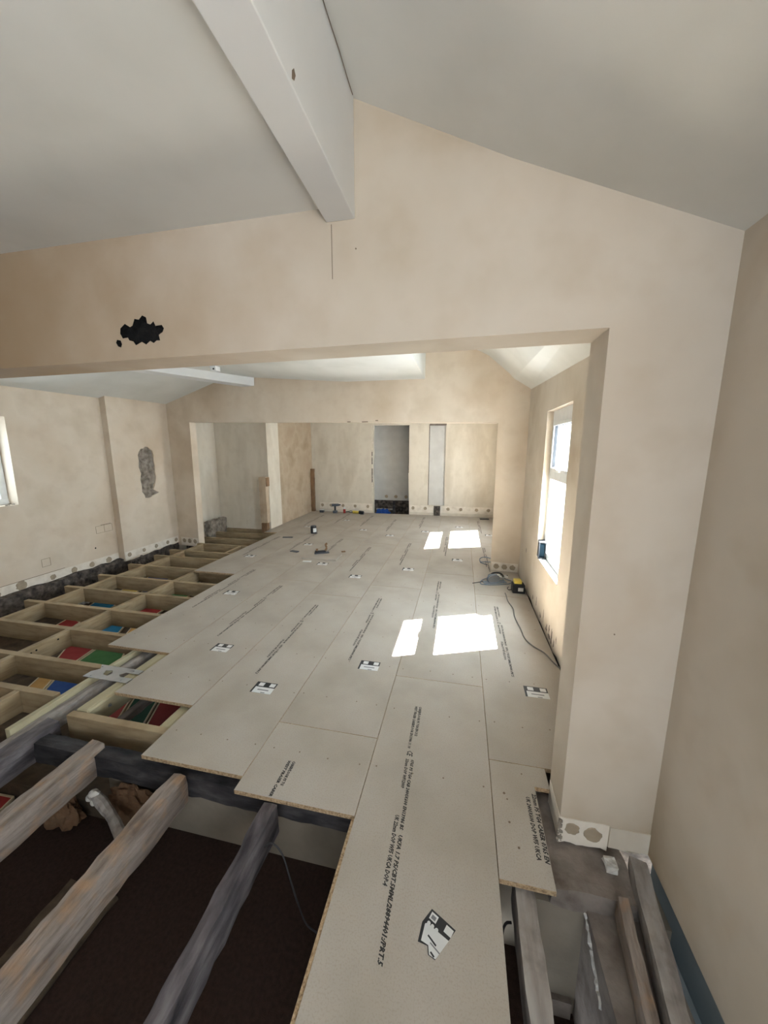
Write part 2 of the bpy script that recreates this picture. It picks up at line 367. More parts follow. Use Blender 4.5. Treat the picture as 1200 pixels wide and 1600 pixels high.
def window(name, y0, y1, z0, z1, ztr, X=1.235, flip=1):
    """two-light frame in an x=const wall: toplight above a fixed light"""
    w = bmesh.new(); f = .06; d = .06*flip
    xa, xb = sorted((X, X+d))
    for a in ((y0,y1,z0,z0+f+.01),(y0,y1,z1-f-.05,z1),(y0,y0+f+.02,z0+f+.01,z1-f-.05),(y1-f-.008,y1,z0+f+.01,z1-f-.05),(y0+f+.02,y1-f-.008,ztr-.035,ztr+.045)):
        box(w, xa, xb, *a)
    o = struct(obj(name, w, M['upvc'], bevel=.004))
    s = bmesh.new(); g = bmesh.new()
    ya, yb, za, zb = y0+f+.02, y1-f-.008, ztr+.045, z1-f-.05
    xs0, xs1 = sorted((X-.012*flip, X+.03*flip)); t = .03
    for a in ((ya,yb,za,za+t),(ya,yb,zb-t,zb),(ya,ya+t,za+t,zb-t),(yb-t,yb,za+t,zb-t)): box(s, xs0, xs1, *a)
    sh = obj('opening_sash', s, M['upvc'], o, bevel=.003)
    for a in ((ya+t,yb-t,za+t,za+t+.005),(ya+t,yb-t,zb-t-.005,zb-t),(ya+t,ya+t+.005,za+t,zb-t),(yb-t-.005,yb-t,za+t,zb-t)): box(g, xs0+.01, xs1-.005, *a)
    obj('gasket', g, M['gasket'], sh)
    xg = X+.03*flip; xg0, xg1 = sorted((xg, xg+.006*flip))
    obj('pane', B(xg0, xg1, y0+f+.02, y1-f-.008, z0+f+.01, ztr-.035), M['glass'], o)
    obj('pane', B(xg0, xg1, ya+t, yb-t, za+t, zb-t), M['glass'], sh)
    h = bmesh.new(); box(h, *sorted((X-.03*flip, X-.012*flip)), (ya+yb)/2-.05, (ya+yb)/2+.05, za+.006, za+.024); obj('handle', h, M['upvc'], sh, bevel=.003)
    return o
window('window_1', 2.95, 3.78, .53, 1.94, 1.345)
struct(obj('trim_4', B(1.172,1.234,2.953,3.777,.531,.538), M['upvc']))
window('window_2', 6.08, 7.46, .53, 1.94, 1.345)
bm = bmesh.new(); box(bm, 1.40,1.44,2.9,3.83,1.88,2.0); obj('outer_lintel', bm, M['masonry'], wr)

# left wall of the middle room, in two steps with a return between them
LWIN = [(2.15,.95),(3.175,.95),(3.185,1.94),(2.15,1.94)]
rnd = random.Random(9)
def base(y0, y1, z0, z1):
    n = int((y1-y0)/.1); return [(y0+(y1-y0)*i/n, z0+(z1-z0)*i/n+rnd.uniform(-.012,.012)) for i in range(n+1)]
wl = struct(obj('wall_left', slab(base(1.62,4.32,-.16,-.09)+[(4.32,3.1),(1.62,3.1)], [LWIN], ((-4.60,0,0),(0,1,0),(0,0,1),(-1,0,0)), .22), M['plaster']))
h3 = [(4.75,1.48),(4.77,1.53),(4.813,1.58),(4.86,1.585),(4.90,1.615),(4.95,1.61),(4.99,1.57),(5.03,1.55),(5.045,1.48),(5.035,1.40),(5.05,1.30),(5.04,1.21),(5.055,1.13),(5.03,1.05),(5.00,.98),(4.975,.93),(5.02,.90),(5.075,.87),(5.02,.85),(4.95,.83),(4.88,.80),(4.80,.81),(4.79,.86),(4.75,.91),(4.76,1.0),(4.745,1.1),(4.77,1.2),(4.74,1.3),(4.755,1.4)]
wl2 = struct(obj('wall_left_pilaster', slab(base(4.32,5.5,-.09,-.06)+[(5.5,3.1),(4.32,3.1)], [h3], ((-4.50,0,0),(0,1,0),(0,0,1),(-1,0,0)), .20), M['plaster']))
obj('hole_backing', rough_box(-4.60,-4.52,4.70,5.1,.76,1.65,.022,.02,4,20), M['grey_masonry'], wl2)
struct(obj('wall_left_footing', rough_box(-4.75,-4.53,1.62,5.42,-.46,-.05,.03,.05,8,6), M['rubble']))
# window in the left wall
w3 = bmesh.new()
for a in ((2.15,3.18,.95,1.02),(2.15,3.18,1.87,1.94),(2.15,2.22,1.02,1.87),(3.105,3.175,1.02,1.87),(2.62,2.69,1.02,1.87)): box(w3, -4.80,-4.74,*a)
w3o = struct(obj('window_3', w3, M['upvc'], bevel=.004))
obj('pane', B(-4.775,-4.769,2.22,2.62,1.02,1.87), M['glass'], w3o); obj('pane', B(-4.775,-4.769,2.69,3.105,1.02,1.87), M['glass'], w3o)
bm = bmesh.new()
for k in range(22):
    y = 2.9+random.uniform(0,.27); bmesh.ops.create_icosphere(bm, subdivisions=1, radius=random.uniform(.006,.014), matrix=Matrix.Translation((-4.62-random.uniform(0,.1), y, .955)) @ Matrix.Diagonal((1,1,.6,1)))
obj('broken_sill_plaster', bm, M['grey_masonry'], wl)
# bare band with adhesive dabs along the left wall
t5 = struct(obj('trim_5', slab(base(1.62,4.31,-.14,-.075)+[(4.31,.045),(1.62,.062)], [], ((-4.5985,0,0),(0,1,0),(0,0,1),(-1,0,0)), .003), M['band']))
for y, z, r in ((2.55,-.03,.045),(3.06,.005,.058),(3.40,-.012,.036),(3.66,-.008,.042),(3.90,-.01,.038),(4.15,-.018,.045),(2.82,-.02,.04)): dab(t5, (-4.5955,y,z), r, (1,0,0), int(y*100))
t6 = struct(obj('trim_6', slab(base(4.33,5.38,-.075,-.05)+[(5.38,.055),(4.33,.045)], [], ((-4.4985,0,0),(0,1,0),(0,0,1),(-1,0,0)), .003), M['band']))
for y, r in ((4.40,.036),(4.66,.032),(4.90,.034),(5.14,.034),(5.33,.036)): dab(t6, (-4.4955,y,-.006), r, (1,0,0), int(y*100))
obj('scored_line', B(-4.5965,-4.594,2.7,3.55,.057,.062), M['score'], t5)
def patch(y0, y1, z0, z1, div):
    bm = bmesh.new(); t = .005
    box(bm, -4.5985, -4.5965, y0, y1, z0, z0+t); box(bm, -4.5985, -4.5965, y0, y1, z1-t, z1); box(bm, -4.5985, -4.5965, y0, y0+t, z0, z1); box(bm, -4.5985, -4.5965, y1-t, y1, z0, z1)
    if div: box(bm, -4.5985, -4.5965, (y0+y1)/2-t/2, (y0+y1)/2+t/2, z0, z1)
    return obj('filled_socket_outline', bm, M['dab'], wl)
patch(3.30,3.40,.145,.245,False); patch(4.02,4.27,.40,.505,True)
obj('hairline_crack', B(-4.599,-4.596,4.1,4.25,.508,.514), M['score'], wl)
bm = bmesh.new(); cyl(bm, (-4.5985, 3.98, .205), .011, .002, 10, 'x'); obj('screw_hole', bm, M['void'], wl)

# partition between the middle and far rooms, slightly skewed in plan
PN = Vector((.112,1,0)).normalized(); PU = Vector((1,-.112,0)).normalized()
def pu(x): return (x-.823)/PU.x
op = [(pu(-4.75),-.12),(pu(-4.06),-.12),(pu(-4.03),2.012),(pu(-2.24),1.975),(pu(-.82),1.945),(pu(.823),1.903),(pu(.829),-.035),(pu(1.22),-.045),(pu(1.22),3.1),(pu(-4.75),3.1)]
wp = struct(obj('wall_partition', slab(op, [], ((.823,4.81,0), PU, (0,0,1), PN), .13), M['plaster']))
bm = bmesh.new()
for a, z, l in ((-.98,1.948,.09),(-.78,1.962,.04),(-1.2,1.953,.05)):
    p = Vector((.823,4.81,0))+PU*pu(a)-PN*.002
    vs = box(bm, 0, l, 0, .002, 0, .012)
    for v in vs: q = v.co.copy(); v.co = p + PU*q.x + PN*q.y + Vector((0,0,z+q.z))
obj('chipped_edge', bm, M['score'], wp)
def band_on(name, xa, xb, z0, z1, dabs, r, seed):
    f = ((.823,4.81,0), PU, (0,0,1), PN)
    o = struct(obj(name, slab(jag(pu(xa), pu(xb), z0, z1, 8, .006, seed), [], (Vector((.823,4.81,0))-PN*.003, PU, (0,0,1), PN), .003), M['band']))
    for x in dabs: dab(o, Vector((.823,4.81,0))+PU*pu(x)-PN*.003+Vector((0,0,(z0+z1)/2+.012)), r, -PN, int(x*77))
    return o
band_on('trim_7', -4.45, -4.07, -.11, .03, (-4.38,-4.26,-4.14), .04, 3)
band_on('trim_8', .835, 1.165, -.02, .115, (.90,1.0,1.10), .036, 4)
struct(obj('wall_partition_footing', B(-4.75,-3.9,5.45,5.58,-.5,-.11), M['rubble']))
# skewed purlin of the middle room
pb = bmesh.new()
prof = [(-2.93,4.62,2.52),(-2.72,5.21,2.52),(-2.71,5.21,2.645),(-2.87,4.58,2.645)]
d = Vector((-.55,-1.35,0)); e = Vector((-.25,0,0))
r0 = [Vector((-2.95,5.24,2.52)), Vector((-2.715,5.20,2.52)), Vector((-2.71,5.20,2.645)), Vector((-2.95,5.24,2.645))]
r1 = [v + Vector((-.78,-1.55,0)) for v in r0]
a = [pb.verts.new(v) for v in r0]; c2 = [pb.verts.new(v) for v in r1]
for k in range(4): pb.faces.new((a[k], a[(k+1)%4], c2[(k+1)%4], c2[k]))
pb.faces.new(a); pb.faces.new(c2[::-1])
struct(obj('ceiling_beam_middle', pb, M['beam_paint']))

# far room
struct(obj('ceiling_far', slab([(-4.75,5.50),(1.3,4.83),(1.3,9.9),(-4.75,9.9)], [], ((0,0,2.45),(1,0,0),(0,1,0),(0,0,1)), .1), M['ceiling']))
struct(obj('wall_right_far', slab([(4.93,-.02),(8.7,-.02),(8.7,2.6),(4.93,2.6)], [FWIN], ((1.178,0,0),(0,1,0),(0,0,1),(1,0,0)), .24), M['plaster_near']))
door = [(-1.715,-.30),(-.805,-.30),(-.838,1.0),(-.842,2.118),(-1.705,2.125),(-1.725,1.7),(-1.70,1.45),(-1.735,1.2),(-1.74,.95),(-1.71,.7)]
niche = [(-.35,.232),(-.225,.232),(.03,.236),(.018,2.142),(-.35,2.146)]
wf = struct(obj('wall_far', slab([(-3.5,-.30),(-1.715,-.30)] + [(-1.71,.7),(-1.74,.95),(-1.735,1.2),(-1.70,1.45),(-1.725,1.7),(-1.705,2.125),(-.842,2.118),(-.838,1.0),(-.805,-.30)] + [(1.3,-.30),(1.3,2.6),(-3.5,2.6)], [niche], ((0,8.65,0),(1,0,0),(0,0,1),(0,1,0)), .14), M['plaster_far']))
obj('niche_back', B(-.36,.04,8.70,8.78,.2,2.2), M['grey_skim'], wf)
obj('niche_head', B(-.352,.03,8.645,8.70,2.105,2.145), M['masonry'], wf)
bm = bmesh.new()
for k in range(40):
    z = random.uniform(.1,2.1); bmesh.ops.create_icosphere(bm, subdivisions=1, radius=random.uniform(.008,.018), matrix=Matrix.Translation((-1.72+random.uniform(-.015,.01), 8.65, z)) @ Matrix.Diagonal((.7,.6,1.8,1)))
obj('torn_plaster_edge', bm, M['band'], wf)
bm = bmesh.new()
for z0, z1 in ((1.2,1.5),(.75,1.02),(1.0,1.1)): box(bm, -1.745,-1.728,8.644,8.652,z0,z1)
box(bm, -.846,-.832,8.644,8.652,1.0,2.12); box(bm, -.362,-.35,8.646,8.652,.24,2.13); obj('dark_gap', bm, M['rubble'], wf)
def fband(name, x0, x1, dabs, seed):
    o = struct(obj(name, slab(jag(x0, x1, .06, .225, 8, .008, seed), [], ((0,8.647,0),(1,0,0),(0,0,1),(0,1,0)), .003), M['band']))
    for x in dabs: dab(o, (x,8.647,.155), .04, (0,-1,0), int(x*99))
fband('trim_9', -3.12, -1.74, (-3.05,-2.82,-2.50,-2.18,-1.85), 6); fband('trim_10', -.79, -.20, (-.72,-.42), 7); fband('trim_11', -.10, 1.15, (.12,.42,.78,1.05), 8)
obj('dark_upstand', B(-.215,-.065,8.63,8.648,-.02,.225), M['rubble'], wf)
# room glimpsed through the far doorway: a grey wall over a broken dark floor edge
wb = struct(obj('wall_beyond', B(-2.1,-.5,9.25,9.4,.24,2.6), M['grey_skim']))
for x in (-1.5,-1.25,-.98): dab(wb, (x,9.247,.34), .045, (0,-1,0), int(x*50))
struct(obj('wall_beyond_footing', rough_box(-2.1,-.5,9.27,9.4,-.6,.24,.02,.06,3), M['rubble']))
struct(obj('wall_beyond_left', B(-2.0,-1.85,8.79,9.4,-.6,2.6), M['grey_skim']))
struct(obj('wall_beyond_right', B(-.75,-.6,8.79,9.4,-.6,2.6), M['grey_skim']))
# left side of the far room
struct(obj('wall_far_left', B(-4.75,-4.40,5.44,6.46,-.50,2.6), M['plaster_far']))
struct(obj('wall_far_facing', slab([(-4.6,-.45),(-3.30,-.45),(-3.30,2.6),(-4.6,2.6)], [], ((0,6.465,0),(1,0,0),(0,0,1),(0,1,0)), .15), M['plaster_far']))
struct(obj('wall_far_side', slab([(6.46,-.02),(6.93,-.02),(6.93,2.6),(6.46,2.6)], [], ((-3.28,0,0),(0,1,0),(0,0,1),(-1,0,0)), .2), M['plaster_far']))
struct(obj('wall_far_stair', slab([(6.93,-.02),(8.7,-.02),(8.7,2.6),(6.93,2.6)], [], ((-3.30,0,0),(0,1,0),(0,0,1),(-1,0,0)), .2), M['plaster_tan']))
wc = rough_box(-4.385,-4.27,5.95,6.44,-.20,.20,.04,.03,5,12)
tag(obj('rubble_heap', wc, M['grey_masonry']), 'heap of broken grey plaster and brick in the corner beside the stub post', 'rubble')

# the corner post left in the plaster chase
ps = empty('timber_post', (-3.34,6.38,-.04), 'short cut-off timber post standing in the plaster chase behind the open joists', 'post')
obj('shaft', rough_box(-3.42,-3.27,6.32,6.44,.14,1.045,.004,.05,2), M['plaster_tan']).parent = ps
obj('brown_foot', rough_box(-3.42,-3.30,6.33,6.44,-.05,.14,.004,.05,3), M['brownbat']).parent = ps
obj('hooked_strip', B(-3.268,-3.255,6.33,6.44,.86,1.03), M['brownbat']).parent = ps
for ch in ps.children: ch.matrix_parent_inverse = Matrix.Translation(-ps.location)
bt = tag(obj('timber_batten', rough_box(-3.296,-3.21,8.50,8.60,.0,1.08,.005,.05,6), M['brownbat']), 'upright raw brown batten in the far left corner of the far room', 'batten')

# ------------------------------------------------------------------ below the floor
struct(obj('floor_carpet', B(-4.7,.62,-2.4,1.44,-.60,-.55), M['carpet']))
struct(obj('floor_pit', B(.62,1.245,-2.4,1.44,-.80,-.74), M['carpet']))
struct(obj('wall_below_beam', B(-1.55,.80,1.44,1.50,-.85,-.19), M['cream']))
struct(obj('floor_subfloor', rough_box(-4.75,1.42,1.50,8.6,-.52,-.452,.008,.12,2,3), M['soil']))
struct(obj('floor_subfloor_left', B(-4.7,-1.55,1.40,1.52,-.6,-.45), M['soil']))
# masonry stub carrying the pier and the pit wall under it
struct(obj('wall_pier_footing', rough_box(.81,1.13,1.255,1.68,-.19,-.095,.010,.04,5,9), M['masonry']))
struct(obj('wall_pit_far', B(.74,1.245,1.27,1.44,-.80,-.19), M['cream']))
struct(obj('trim_12', B(.74,.93,1.25,1.27,-.74,-.655), M['masonry']))
wpr = struct(obj('wall_pit_right', slab([(-2.4,-.74),(1.27,-.74),(1.27,-.17),(-2.4,-.17)], [], ((.945,0,0),(0,1,0),(0,0,1),(1,0,0)), .24), M['masonry']))
bm = bmesh.new()
tube(bm, [(.943, 1.262-k*.010, -.185-.0055*k + noise.noise(Vector((k*.7,3,0)))*.012) for k in range(21)], .006, 6)
for v in bm.verts: v.co += noise.noise_vector(v.co*70)*.009
obj('white_crack', bm, M['debris_w'], wpr)
tag(obj('plaster_chunk', rough_box(1.035,1.085,1.345,1.405,-.092,-.06,.006,.02,9,20), M['debris_w']), 'small pale square plaster chunk lying on the masonry below the pier', 'debris')

# ------------------------------------------------------------------ joists
JZ0, JZ1 = -.19, -.023
ordn = ['first','second','third','fourth','fifth','sixth','seventh','eighth','ninth','tenth','eleventh','twelfth','thirteenth']
JY = [1.527,1.965,2.385,2.785,3.197,3.605,4.045,4.49,4.80,5.235,5.64,6.075,6.415]
def joist(x0, x1, y, label, name='floor_joist', z1=JZ1, z0=JZ0, mat='new_wood', t=.047):
    bm = bmesh.new(); box(bm, x0, x1, y, y+t, z0, z1)
    o = obj(name, bm, M[mat], bevel=.003)
    return tag(o, label, 'joist', 'new timber floor joists')
for i, y in enumerate(JY):
    x0 = -1.925 if i == 0 else (-4.16 if y < 5.0 else (-4.0 if y < 5.5 else -4.26))
    x1 = .80 if i == 0 else (-2.16 if i == 1 else 1.10)
    joist(x0, x1, y, 'pale new joist running left to right, %s back from the old grey joists' % ordn[i])
joist(-4.16, -2.19, 1.645, 'short pale new joist at the left edge in front of the blue panel')
def nog(x, y0, y1, label, mat='new_wood', t=.047, z1=JZ1-.001, z0=JZ0+.01):
    bm = bmesh.new(); box(bm, x, x+t, y0, y1, z0, z1)
    o = obj('noggin', bm, M[mat], bevel=.003); return tag(o, label, 'noggin', 'noggins between the joists')
t = .047
for i in range(1, 7):
    nog(-3.06, JY[i]+t, JY[i+1], 'short noggin of the middle line, joining the %s and %s joists' % (ordn[i], ordn[i+1]))
nog(-3.06, 1.645+t, JY[1], 'short noggin of the middle line nearest the camera')
for i in range(2, 9):
    nog(-3.92, JY[i]+t, JY[i+1], 'short noggin nearest the left wall, joining the %s and %s joists' % (ordn[i], ordn[i+1]))
nog(-3.20, JY[8]+t, JY[9], 'short noggin beside the floor edge in front of the far opening')
nog(-2.52, 1.30, 1.645, 'pale noggin stub at the left edge of the floor, the shorter of the pair')
nog(-2.72, 1.30, 1.645, 'pale noggin stub at the left edge of the floor, further left of the pair')
nog(-3.92, 1.645+t, JY[1], 'noggin nearest the left wall in the very first cell')
for (y, z) in ((2.07,-.07),(2.11,-.065),(2.28,-.06)):
    bm = bmesh.new(); cyl(bm, (-3.0125, y, z), .008, .001, 8, 'x'); obj('nail_hole', bm, M['void'], [o for o in C.objects if o.name.startswith('noggin')][0])

# battens and old timber running away from the camera on the left
tag(obj('pale_batten', B(-2.155,-2.118,1.36,2.38,-.12,-.02), M['pale_wood'], bevel=.004), 'narrow pale batten running away from the camera beside the steel plate', 'batten')
tag(obj('old_grey_plank', rough_box(-2.112,-2.036,1.12,2.37,-.16,-.05,.004,.06,4), M['old_wood_grey']), 'flat grey old plank between the pale batten and the round-edged joist', 'plank')
bm = B(-1.925,-1.83,1.577,2.383,-.17,-.022)
rj = tag(obj('doubled_joist', bm, M['pale_wood'], bevel=.018), 'thick round-edged pale joist with bolts beside the steel plate', 'joist')
for y in (1.72, 2.18):
    bm = bmesh.new(); cyl(bm, (-1.829, y, -.085), .011, .006, 6, 'x'); cyl(bm, (-1.829, y, -.085), .005, .016, 8, 'x'); obj('bolt', bm, M['steel'], rj)
for k, yy in enumerate((1.86,)):
    cu = bpy.data.curves.new('t', 'FONT'); cu.body = 'C24'; cu.size = .06; cu.align_x = 'CENTER'
    to = bpy.data.objects.new('t', cu); C.objects.link(to); bpy.context.view_layer.update()
    me = bpy.data.meshes.new_from_object(to); bpy.data.objects.remove(to)
    me.transform(Matrix.Translation((-1.8285, yy, -.10)) @ Matrix.Rotation(math.pi/2, 4, 'Z') @ Matrix.Rotation(math.pi/2, 4, 'X')); link('stamp', me, M['dab'], rj)
tag(obj('old_ledge_timber', rough_box(-1.825,-1.765,1.585,2.37,-.26,-.20,.004,.06,6), M['old_wood_grey']), 'low old timber ledge in the cell right of the round-edged joist', 'timber')
tag(obj('pale_batten', B(-1.31,-1.235,1.577,2.383,-.16,-.035), M['pale_wood'], bevel=.012), 'pale round-edged batten at the right of the cell with the green panel', 'batten')
# galvanised joist plate bridging batten and joist
sp = empty('steel_joist_plate', (-2.05,1.92,-.015), 'galvanised steel joist plate lying across the pale batten and round-edged joist', 'bracket')
pl = slab([(-.15,-.07),(.226,-.07),(.226,-.02),(.12,-.02),(.09,.0),(.12,.03),(.226,.03),(.226,.075),(-.15,.075),(-.11,.03),(-.15,-.01)], [[(-.03,-.02),(.02,-.03),(.03,.0),(.0,.03),(-.05,.02)]], ((0,0,0),(1,0,0),(0,1,0),(0,0,1)), .003)
obj('plate', pl, M['steel'], sp)
for a_, b_ in ((-.07,-.02),(.03,.075)): obj('flange', B(.224,.227,a_,b_,-.05,.004), M['steel'], sp)
for x, y in ((-.12,.055),(-.10,-.05),(.16,.055),(.16,-.05)):
    bm = bmesh.new(); cyl(bm, (x,y,.003), .006, .003, 8); obj('screw', bm, M['steel'], sp)

# old joists of the near room, running towards the camera
def old(x0, x1, y0, y1, z1, label, mat, seed, z0=-.19):
    return tag(obj('old_joist', rough_box(x0,x1,y0,y1,z0,z1,.006,.05,seed,9), M[mat]), label, 'joist', 'old joists of the near room')
old(-2.03,-1.93,-1.6,1.50,-.03, 'dark purplish old joist at the far left, butting the first new joist', 'dark_wood', 1)
old(-1.60,-1.50,-1.6,1.42,-.03, 'brown old joist with a cut end, left of the crumpled brown insulation', 'old_wood', 2)
old(-.985,-.90,-1.6,1.335,-.03, 'long grey and brown old joist reaching the bottom left corner', 'old_wood', 3)
old(-.445,-.375,-1.6,1.29,-.03, 'grey-topped dark old joist left of the front floor sheet', 'dark_wood', 4)
old(.657,.733,-1.6,1.25,-.03, 'pale dusty old joist right of the front floor sheet', 'old_wood_grey', 5)
tag(obj('cross_beam', rough_box(-1.97,.62,1.345,1.435,-.19,-.062,.005,.05,7), M['beam_dark']), 'blackened cross beam at whose face the old joists end', 'beam')
tag(obj('plaster_smear', rough_box(-.985,-.93,1.20,1.30,-.036,-.026,.004,.02,5,30), M['blue_paint']), 'blue-grey smear on the top end of the long old joist', 'debris') if False else None
# wall plates at the right wall
def swung(name, L_, w_, h_, loc, rz, mat, seed, label):
    o = tag(obj(name, rough_box(-w_,0,-L_,0,-h_,0,.005,.06,seed), M[mat]), label, 'timber'); o.location = loc; o.rotation_euler = (0,0,rz); return o
swung('wall_plate', 1.5, .045, .10, (1.078,1.25,-.052), -.135, 'old_wood', 11, 'narrow brown old timber over the pit, left of the pair by the right wall')
swung('wall_plate', 1.7, .068, .095, (1.205,1.40,-.052), -.165, 'old_wood_grey', 12, 'dusty grey timber running along the blue-grey gap by the right wall')
struct(obj('wall_right_added_ledge', B(.96,1.244,-2.3,1.26,-.36,-.26), M['blue_paint']))  # ledge added in the gap so that its blue-grey catches light

# things lying in the void
def panel(name, pts, mat, label, z=-.436, sc=.95, edge=True):
    c = Vector((sum(p[0] for p in pts)/len(pts), sum(p[1] for p in pts)/len(pts)))
    P = [((p[0]-c.x)*sc+c.x, (p[1]-c.y)*sc+c.y) for p in pts]
    o = obj(name, slab([(x-c.x, y-c.y) for x, y in P], [], ((0,0,0),(1,0,0),(0,1,0),(0,0,1)), .014), M[mat]); o.location = (c.x, c.y, z)
    tag(o, label, 'panel', 'coloured panels under the joists')
    if edge:
        bm = bmesh.new(); n = len(P)
        for i in range(n):
            a = Vector((*P[i],0))-Vector((c.x,c.y,0)); b3 = Vector((*P[(i+1)%n],0))-Vector((c.x,c.y,0))
            u = (b3-a).normalized(); v = Vector((u.y,-u.x,0))*.006
            q = [a-v, b3-v, b3+v, a+v]
            lo = [bm.verts.new(w_+Vector((0,0,.001))) for w_ in q]; hi = [bm.verts.new(w_+Vector((0,0,.017))) for w_ in q]
            bm.faces.new(lo[::-1]); bm.faces.new(hi)
            for k in range(4): bm.faces.new((lo[k], lo[(k+1)%4], hi[(k+1)%4], hi[k]))
        obj('pale_edge', bm, M['edge'], o)
    return o
panel('coloured_panel', [(-3.31,2.38),(-3.60,2.80),(-3.22,2.84),(-3.13,2.40)], 'red', 'bright red panel beside a green one, seen between the joists')
panel('coloured_panel', [(-3.12,2.40),(-3.20,2.84),(-2.93,2.86),(-2.74,2.60),(-2.74,2.40)], 'green', 'mid green panel right of the bright red one')
panel('coloured_panel', [(-2.92,1.99),(-3.12,2.34),(-2.80,2.34),(-2.70,2.02)], 'blue', 'deep blue panel in the cell nearest the steel plate')
panel('coloured_panel', [(-3.13,2.02),(-3.28,2.34),(-3.14,2.34),(-2.94,2.0)], 'ochre', 'ochre strip of panel left of the deep blue panel')
panel('coloured_panel', [(-1.92,1.70),(-2.22,2.30),(-2.0,2.32),(-1.73,1.72)], 'dgreen', 'dark green panel in the cell right of the bolted joist')
panel('coloured_panel', [(-2.10,1.70),(-2.40,2.30),(-2.24,2.30),(-1.94,1.70)], 'redp', 'dull red panel on the left of the dark green panel')
panel('coloured_panel', [(-1.71,1.72),(-1.98,2.32),(-1.6,2.32),(-1.5,1.74)], 'redp', 'dull red panel on the right of the dark green panel')
panel('coloured_panel', [(-3.47,2.92),(-3.56,3.28),(-3.40,3.30),(-3.24,3.02)], 'cyan', 'sky blue panel in the cell behind the red panel')
panel('coloured_panel', [(-3.12,2.98),(-3.30,3.30),(-3.14,3.32),(-3.03,3.0)], 'ochre', 'ochre panel beside the sky blue panel')
panel('coloured_panel', [(-3.47,3.46),(-3.58,3.80),(-3.25,3.82),(-3.20,3.48)], 'red', 'dark red panel in the cell beside the floor edge')
panel('coloured_panel', [(-4.26,3.50),(-4.36,3.84),(-4.03,3.84),(-3.90,3.50)], 'cyan', 'sky blue panel near the left wall')
panel('coloured_panel', [(-4.32,4.0),(-4.36,4.30),(-4.10,4.30),(-4.04,4.0)], 'pyellow', 'pale yellow panel near the left wall')
panel('coloured_panel', [(-3.99,4.04),(-4.03,4.3),(-3.84,4.3),(-3.82,4.04)], 'blue', 'small blue panel right of the pale yellow panel')
panel('coloured_panel', [(-3.47,3.92),(-3.55,4.22),(-3.25,4.24),(-3.2,3.94)], 'green', 'green panel seen against the edge of the floor sheets')
panel('coloured_panel', [(-4.38,4.50),(-4.44,4.80),(-4.03,4.82),(-3.98,4.50)], 'blue', 'blue panel furthest back near the left wall')
panel('coloured_panel', [(-3.62,4.42),(-3.7,4.70),(-3.5,4.72),(-3.4,4.44)], 'dgreen', 'small dark green panel furthest back beside the floor edge')
panel('coloured_panel', [(-2.30,1.10),(-2.46,1.38),(-2.24,1.39),(-2.17,1.12)], 'red', 'red panel at the left edge below the cut old joist', z=-.55)
panel('coloured_panel', [(-2.14,1.12),(-2.20,1.39),(-1.97,1.395),(-1.96,1.18)], 'green', 'green panel at the left edge below the cut old joist', z=-.55)
panel('coloured_panel', [(-4.12,3.02),(-4.16,3.2),(-3.92,3.14),(-3.86,2.98)], 'red', 'pinkish red scrap near the left wall')
def crumple(name, c, size, mat, label, cat, seed, sub=4, amp=.35):
    bm = bmesh.new(); bmesh.ops.create_icosphere(bm, subdivisions=sub, radius=1)
    for v in bm.verts:
        d = noise.noise(v.co*2.2+Vector((seed,0,0)))+.5*noise.noise(v.co*5+Vector((0,seed,0)))+.25*noise.noise(v.co*11)
        v.co *= 1+amp*d
        v.co = Vector((v.co.x*size[0], v.co.y*size[1], max(v.co.z*size[2], -size[2]*.5)))
    o = obj(name, bm, M[mat]); o.location = c; return tag(o, label, cat)
crumple('crumpled_insulation', (-1.32,1.375,-.40), (.17,.05,.15), 'brown_paper', 'crumpled brown insulation below the blackened cross beam', 'insulation', 3)
crumple('crumpled_insulation', (-1.78,1.33,-.47), (.12,.06,.12), 'brown_paper', 'crumpled brown insulation left of the cut old joist', 'insulation', 8)
crumple('plastic_wrap', (-4.15,2.10,-.41), (.16,.12,.09), 'debris_w', 'crumpled grey plastic wrap in the first cell by the left wall', 'wrap', 5, amp=.6)
crumple('plaster_debris', (-4.18,3.32,-.42), (.12,.07,.06), 'debris_w', 'white and brown broken debris left of the pinkish red scrap', 'debris', 6, amp=.6)
crumple('plaster_debris', (-4.46,3.66,-.42), (.06,.10,.07), 'debris_w', 'white crumpled debris left of the sky blue panel by the left wall', 'debris', 12, amp=.6)
crumple('dark_sacking', (-4.33,4.42,-.25), (.10,.16,.20), 'rubble', 'black crumpled sacking at the foot of the pilaster', 'sacking', 15, amp=.4)
bm = bmesh.new(); tube(bm, spline([(-1.49,1.30,-.25),(-1.40,1.28,-.265),(-1.30,1.24,-.29),(-1.16,1.18,-.33),(-1.08,1.14,-.36)], 4), .026, 9)
for v in bm.verts: v.co += noise.noise_vector(v.co*18)*.010
st = tag(obj('broken_stick', bm, M['old_wood_grey']), 'pale broken stick leaning below the cross beam with white lumps at its end', 'stick')
bm = bmesh.new()
for k in range(7): bmesh.ops.create_icosphere(bm, subdivisions=2, radius=random.uniform(.015,.03), matrix=Matrix.Translation((-1.48+random.uniform(-.03,.06), 1.29+random.uniform(-.02,.02), -.25+random.uniform(-.03,.03))))
for v in bm.verts: v.co += noise.noise_vector(v.co*30)*.008
obj('white_lump', bm, M['debris_w'], st)
tag(obj('floorboard_scrap', rough_box(-1.42,-1.28,-.9,1.10,-.55,-.50,.004,.07,3), M['soil']), 'brown board lying in the dark void between the two brown old joists', 'plank')
tag(obj('floorboard_scrap', rough_box(-1.20,-1.14,-.9,1.10,-.55,-.515,.004,.07,4), M['soil']), 'thin dark board lying right of the brown board in the void', 'plank')
